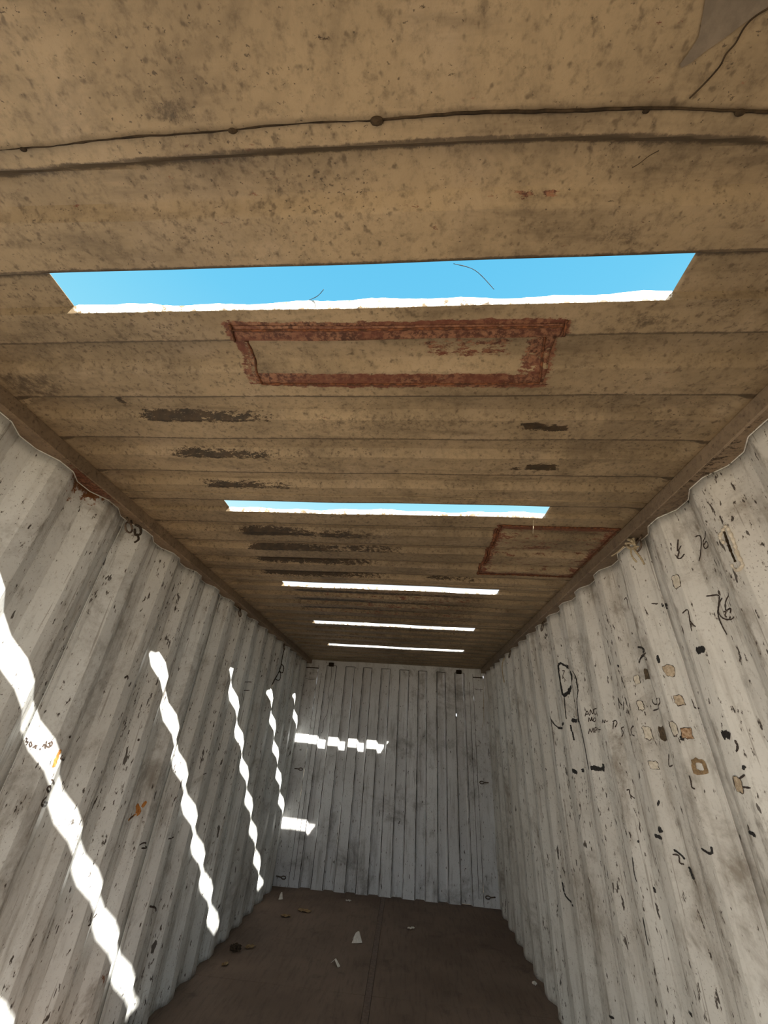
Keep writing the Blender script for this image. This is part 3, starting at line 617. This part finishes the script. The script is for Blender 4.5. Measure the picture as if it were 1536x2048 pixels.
for i, ((y, z), hy, hz, k) in enumerate(BK['tape']):
    hy = min(hy, .021)*1.15; hz *= 1.15; n = 18
    V, Fc = [], []
    for j in range(n):
        a = 2*math.pi*j/n; sq = 1/max(abs(math.cos(a)), abs(math.sin(a)))**.75
        for f_ in (.45 if k == 'h' else .1, .7, 1.0):
            rr = f_*sq*(1+(rng.uniform(-.16, .16) if f_ > .6 else rng.uniform(-.1, .1)))
            yy = y+hy*rr*math.cos(a); zz = z+hz*rr*math.sin(a)
            V.append((float(wx(yy, 'right', zz))-.0012-(.0008 if f_ < 1 else 0), yy, zz))
    for j in range(n):
        j2 = (j+1) % n
        for f_ in (0, 1): Fc.append([j*3+f_, j*3+f_+1, j2*3+f_+1, j2*3+f_])
    if k not in ('h',): Fc.append([j*3 for j in range(n)][::-1])
    o = pyd('glue_mark', V, Fc, M_TAPE[k], wall_r)
    if k in ('p', 't', 'r'):                              # a torn dark rim is left round each one
        rim = [V[j*3+2] for j in range(n)]
        tube('glue_rim', [(p[0]-.0006, p[1], p[2]) for p in rim], [.0011*rng.uniform(.2, 1.6) for _ in rim], M_PEN, o, 4, True)
seal = empty('sealant_bead', (0, 0, 0), wall_r); seal['label'] = 'torn loop of pale old sealant'
for i, pts in enumerate(BK['seal']):
    line = smoothline(pts, 6)
    tube('sealant_ridge' if i < 2 else 'sealant_groove', [(float(wx(p[0], 'right', p[1]))-.002, p[0], p[1]) for p in line], [(.0052 if i < 2 else .0035)*rng.uniform(.55, 1.35) for _ in line], M_SEAL if i < 2 else M_GAP, seal, 7)

# ------------------------------------------------------------------ lashing rings, ropes, wires
def ring(side, y, z, label, rope=None):
    s = 1 if side == 'right' else -1
    x = (W if side == 'right' else 0)+s*.004
    root = tag(empty('lashing_ring', (x, y, ZT)), label, 'lashing ring', 'lashing rings under the top rails')
    tube('staple', [(s*.008, -.016, -.001), (s*.0, -.016, -.012), (-s*.004, -.012, -.022), (-s*.004, .012, -.022), (0, .016, -.012), (s*.008, .016, -.001)], .0045, M_STEEL, root, 8)
    tube('ring', [(-s*(.004+.012*(1-math.cos(a))*.5), .026*math.sin(a), -.036-.024*math.cos(a)*-1-.010) for a in np.linspace(0, 2*math.pi, 20, endpoint=False)], .0042, M_STEEL, root, 8, True)
    return root
ring('left', 1.56, 2.2, 'rusty lashing ring under the left top rail, nearest of the three on that side')
ring('left', 2.99, 2.2, 'rusty lashing ring under the left top rail, middle of the three on that side')
ring('left', 4.28, 2.2, 'rusty lashing ring under the left top rail, farthest of the three, cord below it')
ring('right', 1.575, 2.2, 'lashing ring under the right top rail, nearest, bound with frayed pale rope')
ring('right', 2.965, 2.2, 'lashing ring under the right top rail, second from the door')
ring('right', 4.03, 2.2, 'lashing ring under the right top rail, farthest, a pale cord end on it')

def rope(name, pieces, mat, label, cat, loc):
    root = tag(empty(name, loc), label, cat)
    for nm, pts, r in pieces:
        line = smoothline(pts, 7)
        tube(nm, [(p[0]-loc[0], p[1]-loc[1], p[2]-loc[2]) for p in line], [r*rng.uniform(.8, 1.2) for _ in line], mat, root, 7)
    return root
xr = W-.012
rope('rope_knot', [('rope_loop', [(xr, 1.60, 2.238), (xr-.022, 1.585, 2.232), (xr-.026, 1.56, 2.215), (xr-.022, 1.552, 2.195), (xr-.012, 1.572, 2.182), (xr-.02, 1.60, 2.20), (xr-.014, 1.62, 2.225)], .006),
                   ('rope_loop', [(xr, 1.63, 2.225), (xr-.026, 1.605, 2.222), (xr-.024, 1.58, 2.212), (xr-.012, 1.57, 2.205), (xr-.018, 1.555, 2.225)], .005),
                   ('rope_end', [(xr-.018, 1.575, 2.19), (xr-.02, 1.562, 2.165), (xr-.012, 1.552, 2.13), (xr-.008, 1.548, 2.10)], .0042),
                   ('rope_end', [(xr-.02, 1.585, 2.19), (xr-.024, 1.59, 2.16), (xr-.014, 1.585, 2.125)], .0038),
                   ('rope_end', [(xr-.016, 1.57, 2.188), (xr-.03, 1.545, 2.178), (xr-.024, 1.525, 2.17)], .0036),
                   ('rope_end', [(xr-.02, 1.63, 2.222), (xr-.03, 1.68, 2.214), (xr-.028, 1.74, 2.222)], .0032)],
     M_ROPE, 'frayed pale rope knotted round the nearest lashing ring on the right', 'rope', (xr, 1.58, 2.2))
rope('rope_knot', [('rope_loop', [(.012, 1.58, 2.225), (.03, 1.6, 2.218), (.028, 1.62, 2.195), (.018, 1.605, 2.182), (.022, 1.58, 2.2)], .006),
                   ('rope_end', [(.02, 1.61, 2.19), (.03, 1.62, 2.165), (.02, 1.615, 2.145)], .005)],
     M_DROPE, 'dark knotted rope stub on the nearest lashing ring at the left', 'rope', (.02, 1.6, 2.2))
xl = .010
rope('cord_remnant', [('cord', [(xl, 4.28, 2.19), (xl, 4.27, 2.10), (xl-.004, 4.29, 2.03), (xl, 4.27, 1.99), (xl+.01, 4.20, 1.93), (xl, 4.15, 1.86), (xl-.004, 4.11, 1.80)], .005),
                      ('cord_loop', [(xl, 4.29, 2.03), (xl+.012, 4.34, 2.01), (xl+.012, 4.34, 1.96), (xl, 4.28, 1.95), (xl, 4.25, 1.99)], .005),
                      ('cord_end', [(xl, 4.30, 1.96), (xl+.012, 4.29, 1.90), (xl+.01, 4.26, 1.87), (xl, 4.17, 1.87)], .004)],
     M_DROPE, 'thin dark cord with a loop hanging on the far left wall', 'cord', (xl, 4.28, 2.19))
rope('cord_remnant', [('cord', [(xr, 4.20, 2.20), (xr-.02, 4.22, 2.17), (xr-.02, 4.28, 2.10), (xr-.012, 4.27, 1.98)], .005)],
     M_ROPE, 'short pale cord end hanging high on the far right wall', 'cord', (xr, 4.2, 2.2))
rope('hanging_string', [('strand', [(2.315, L-.03, 2.17), (2.31, L-.028, 2.02), (2.305, L-.03, 1.88), (2.292, L-.026, 1.72), (2.270, L-.028, 1.62)], .0022),
                        ('strand', [(2.31, L-.03, 2.02), (2.300, L-.026, 1.84), (2.298, L-.03, 1.64)], .0018)],
     M_ROPE, 'thin pale string hanging in the far right corner', 'string', (2.315, L-.03, 2.17))
rope('hanging_wire', [('wire', [(.302, L+.030, 2.225), (.315, L+.034, 2.088), (.299, L+.036, 1.904), (.325, L+.036, 1.816), (.322, L+.036, 1.671), (.290, L+.036, 1.583), (.293, L+.036, 1.50), (.285, L+.036, 1.449), (.270, L+.036, 1.44)], .0022)],
     M_DROPE, 'thin dark wire hanging crookedly from the left bracket on the end wall', 'wire', (.302, L+.03, 2.225))

def hook(x, z, side, label):
    s = 1 if side == 'right' else -1
    root = tag(empty('lashing_hook', (x, L-.008, z)), label, 'lashing hook', 'lashing hooks in the far corners')
    tube('shank', [(s*.045, 0, .002), (s*.01, -.010, .001), (-s*.012, -.016, 0)], .0055, M_STEEL, root, 8)
    tube('eye', [(-s*.034+.024*math.cos(a), -.018, .012*math.sin(a)) for a in np.linspace(0, 2*math.pi, 18, endpoint=False)], .0048, M_STEEL, root, 8, True)
hook(.062, 1.05, 'left', 'steel lashing hook at mid height in the far left corner')
hook(.045, .078, 'left', 'steel lashing hook just above the floor in the far left corner')
hook(2.262, 1.06, 'right', 'steel lashing hook at mid height in the far right corner')
hook(2.262, .085, 'right', 'steel lashing hook just above the floor in the far right corner')

# stalks caught in the slots
rope('dry_stalk', [('stalk', [(1.42, .452, H-.004), (1.47, .475, H+.012), (1.52, .52, H+.016)], .0007)], M_DROPE, 'hair-thin dry stalk across the nearest slot, right of its middle', 'stalk', (1.47, .47, H))
rope('dry_stalk', [('stalk', [(1.06, .548, H+.018), (1.10, .535, H+.022), (1.12, .52, H+.026)], .0007)], M_DROPE, 'hair-thin dry stalk at the far lip of the nearest slot, left of its middle', 'stalk', (1.10, .53, H+.02))
rope('dry_stalk', [('stalk', [(1.885, 1.545, H-.001), (1.887, 1.56, H-.02), (1.882, 1.565, H-.06)], .0012)], M_ROPE, 'pale dry stalk dangling below the right end of the second slot', 'stalk', (1.885, 1.545, H))

# ------------------------------------------------------------------ litter on the floor
def scrap(name, x, y, sx, sy_, hgt, mat, label, cat, group=None, rot=0.0, n=9, part=None):
    """a small crumpled sheet resting on the floor"""
    root = tag(empty(name, (x, y, 0)), label, cat, group); root.rotation_euler.z = rot
    u = np.linspace(-1, 1, n); Ux, Vy = np.meshgrid(u, u, indexing='ij')
    ph = rng.uniform(0, 6)
    fold = np.abs(np.sin(Ux*2.1+Vy*1.3+ph))*.55+np.abs(np.sin(Ux*4.3-Vy*3.1+ph))*.3+nrng.uniform(0, .15, Ux.shape)
    Z = hgt*fold; Z -= Z.min()-.002
    rad = 1-.18*nrng.random(Ux.shape)
    Pt = np.stack([Ux*sx*rad*(1-.35*Vy**2), Vy*sy_*rad*(1-.3*Ux**2), Z], -1)
    o = grid(part or 'sheet', Pt, mat, root, smooth=False); thick(o, .0012, 1.0)
    return root
def fold_paper(x, y, w, h, rot, label):
    root = tag(empty('paper_scrap', (x, y, 0)), label, 'paper scrap', 'paper scraps on the floor'); root.rotation_euler.z = rot
    V = [(-w, -.03, .003), (w*.9, -.02, .003), (w*.35, .015, h), (-w*.25, .02, h*.85), (-w*.7, .05, .003), (w*.8, .055, .003), (0, -.035, .005), (w*.1, .018, h*1.02)]
    for nm, fs in (('paper_flap', [[0, 6, 7, 3], [6, 1, 2, 7]]), ('paper_back', [[3, 7, 5, 4], [7, 2, 5]])):
        us = sorted({i for f_ in fs for i in f_}); thick(pyd(nm, [V[i] for i in us], [[us.index(i) for i in f_] for f_ in fs], M_PAPER, root), .0012, 0)
fold_paper(.997, 4.43, .045, .055, .2, 'largest white folded paper scrap in the middle of the floor')
fold_paper(.895, 4.02, .016, .03, .9, 'tiny white paper scrap on the floor, nearer than the large folded one')
fold_paper(.155, 5.18, .022, .045, .3, 'upright white paper scrap on the floor in the far left corner')
scrap('paper_scrap', 1.434, 4.80, .035, .018, .012, M_PAPER, 'flat pale paper scrap on the floor right of the centre seam', 'paper scrap', 'paper scraps on the floor', .4)
scrap('paper_scrap', .815, 5.30, .03, .02, .012, M_PAPER, 'small pale paper scrap on the floor close to the end wall', 'paper scrap', 'paper scraps on the floor', .1)
scrap('paper_scrap', 2.29, 4.07, .018, .02, .02, M_PAPER, 'tiny white scrap on the floor at the foot of the right wall', 'paper scrap', 'paper scraps on the floor', .3)
scrap('dry_leaf', .316, 4.77, .05, .028, .012, M_LEAF, 'pale curled dry leaf on the floor near the left wall', 'leaf', 'dry leaves on the floor', .2, part='blade')
scrap('dry_leaf', .452, 4.93, .075, .035, .014, M_LEAF, 'wide flat dry leaf on the floor, right of the pale curled one', 'leaf', 'dry leaves on the floor', -.2, part='blade')
scrap('dry_leaf', .215, 4.135, .045, .03, .012, M_LEAF, 'brown dry leaf on the floor beside the dark clod', 'leaf', 'dry leaves on the floor', .7, part='blade')
scrap('dry_leaf', .14, 3.85, .03, .02, .01, M_LEAF, 'small dry leaf at the foot of the left wall, nearest to the door', 'leaf', 'dry leaves on the floor', 1.1, part='blade')
bm = bmesh.new(); bmesh.ops.create_icosphere(bm, subdivisions=3, radius=1)
for v in bm.verts:
    k = 1+.28*math.sin(v.co.x*5+1)*math.sin(v.co.y*6)+.15*math.sin(v.co.z*9+v.co.x*7)
    v.co = Vector((v.co.x*.042*k, v.co.y*.03*k, max(v.co.z*.022*k, -.012)+.012))
me = bpy.data.meshes.new('dirt_clod'); bm.to_mesh(me); bm.free()
o = link('dirt_clod', me, M_CLOD); o.location = (.127, 4.067, 0); tag(o, 'dark crumbly dirt clod on the floor by the left wall', 'clod')
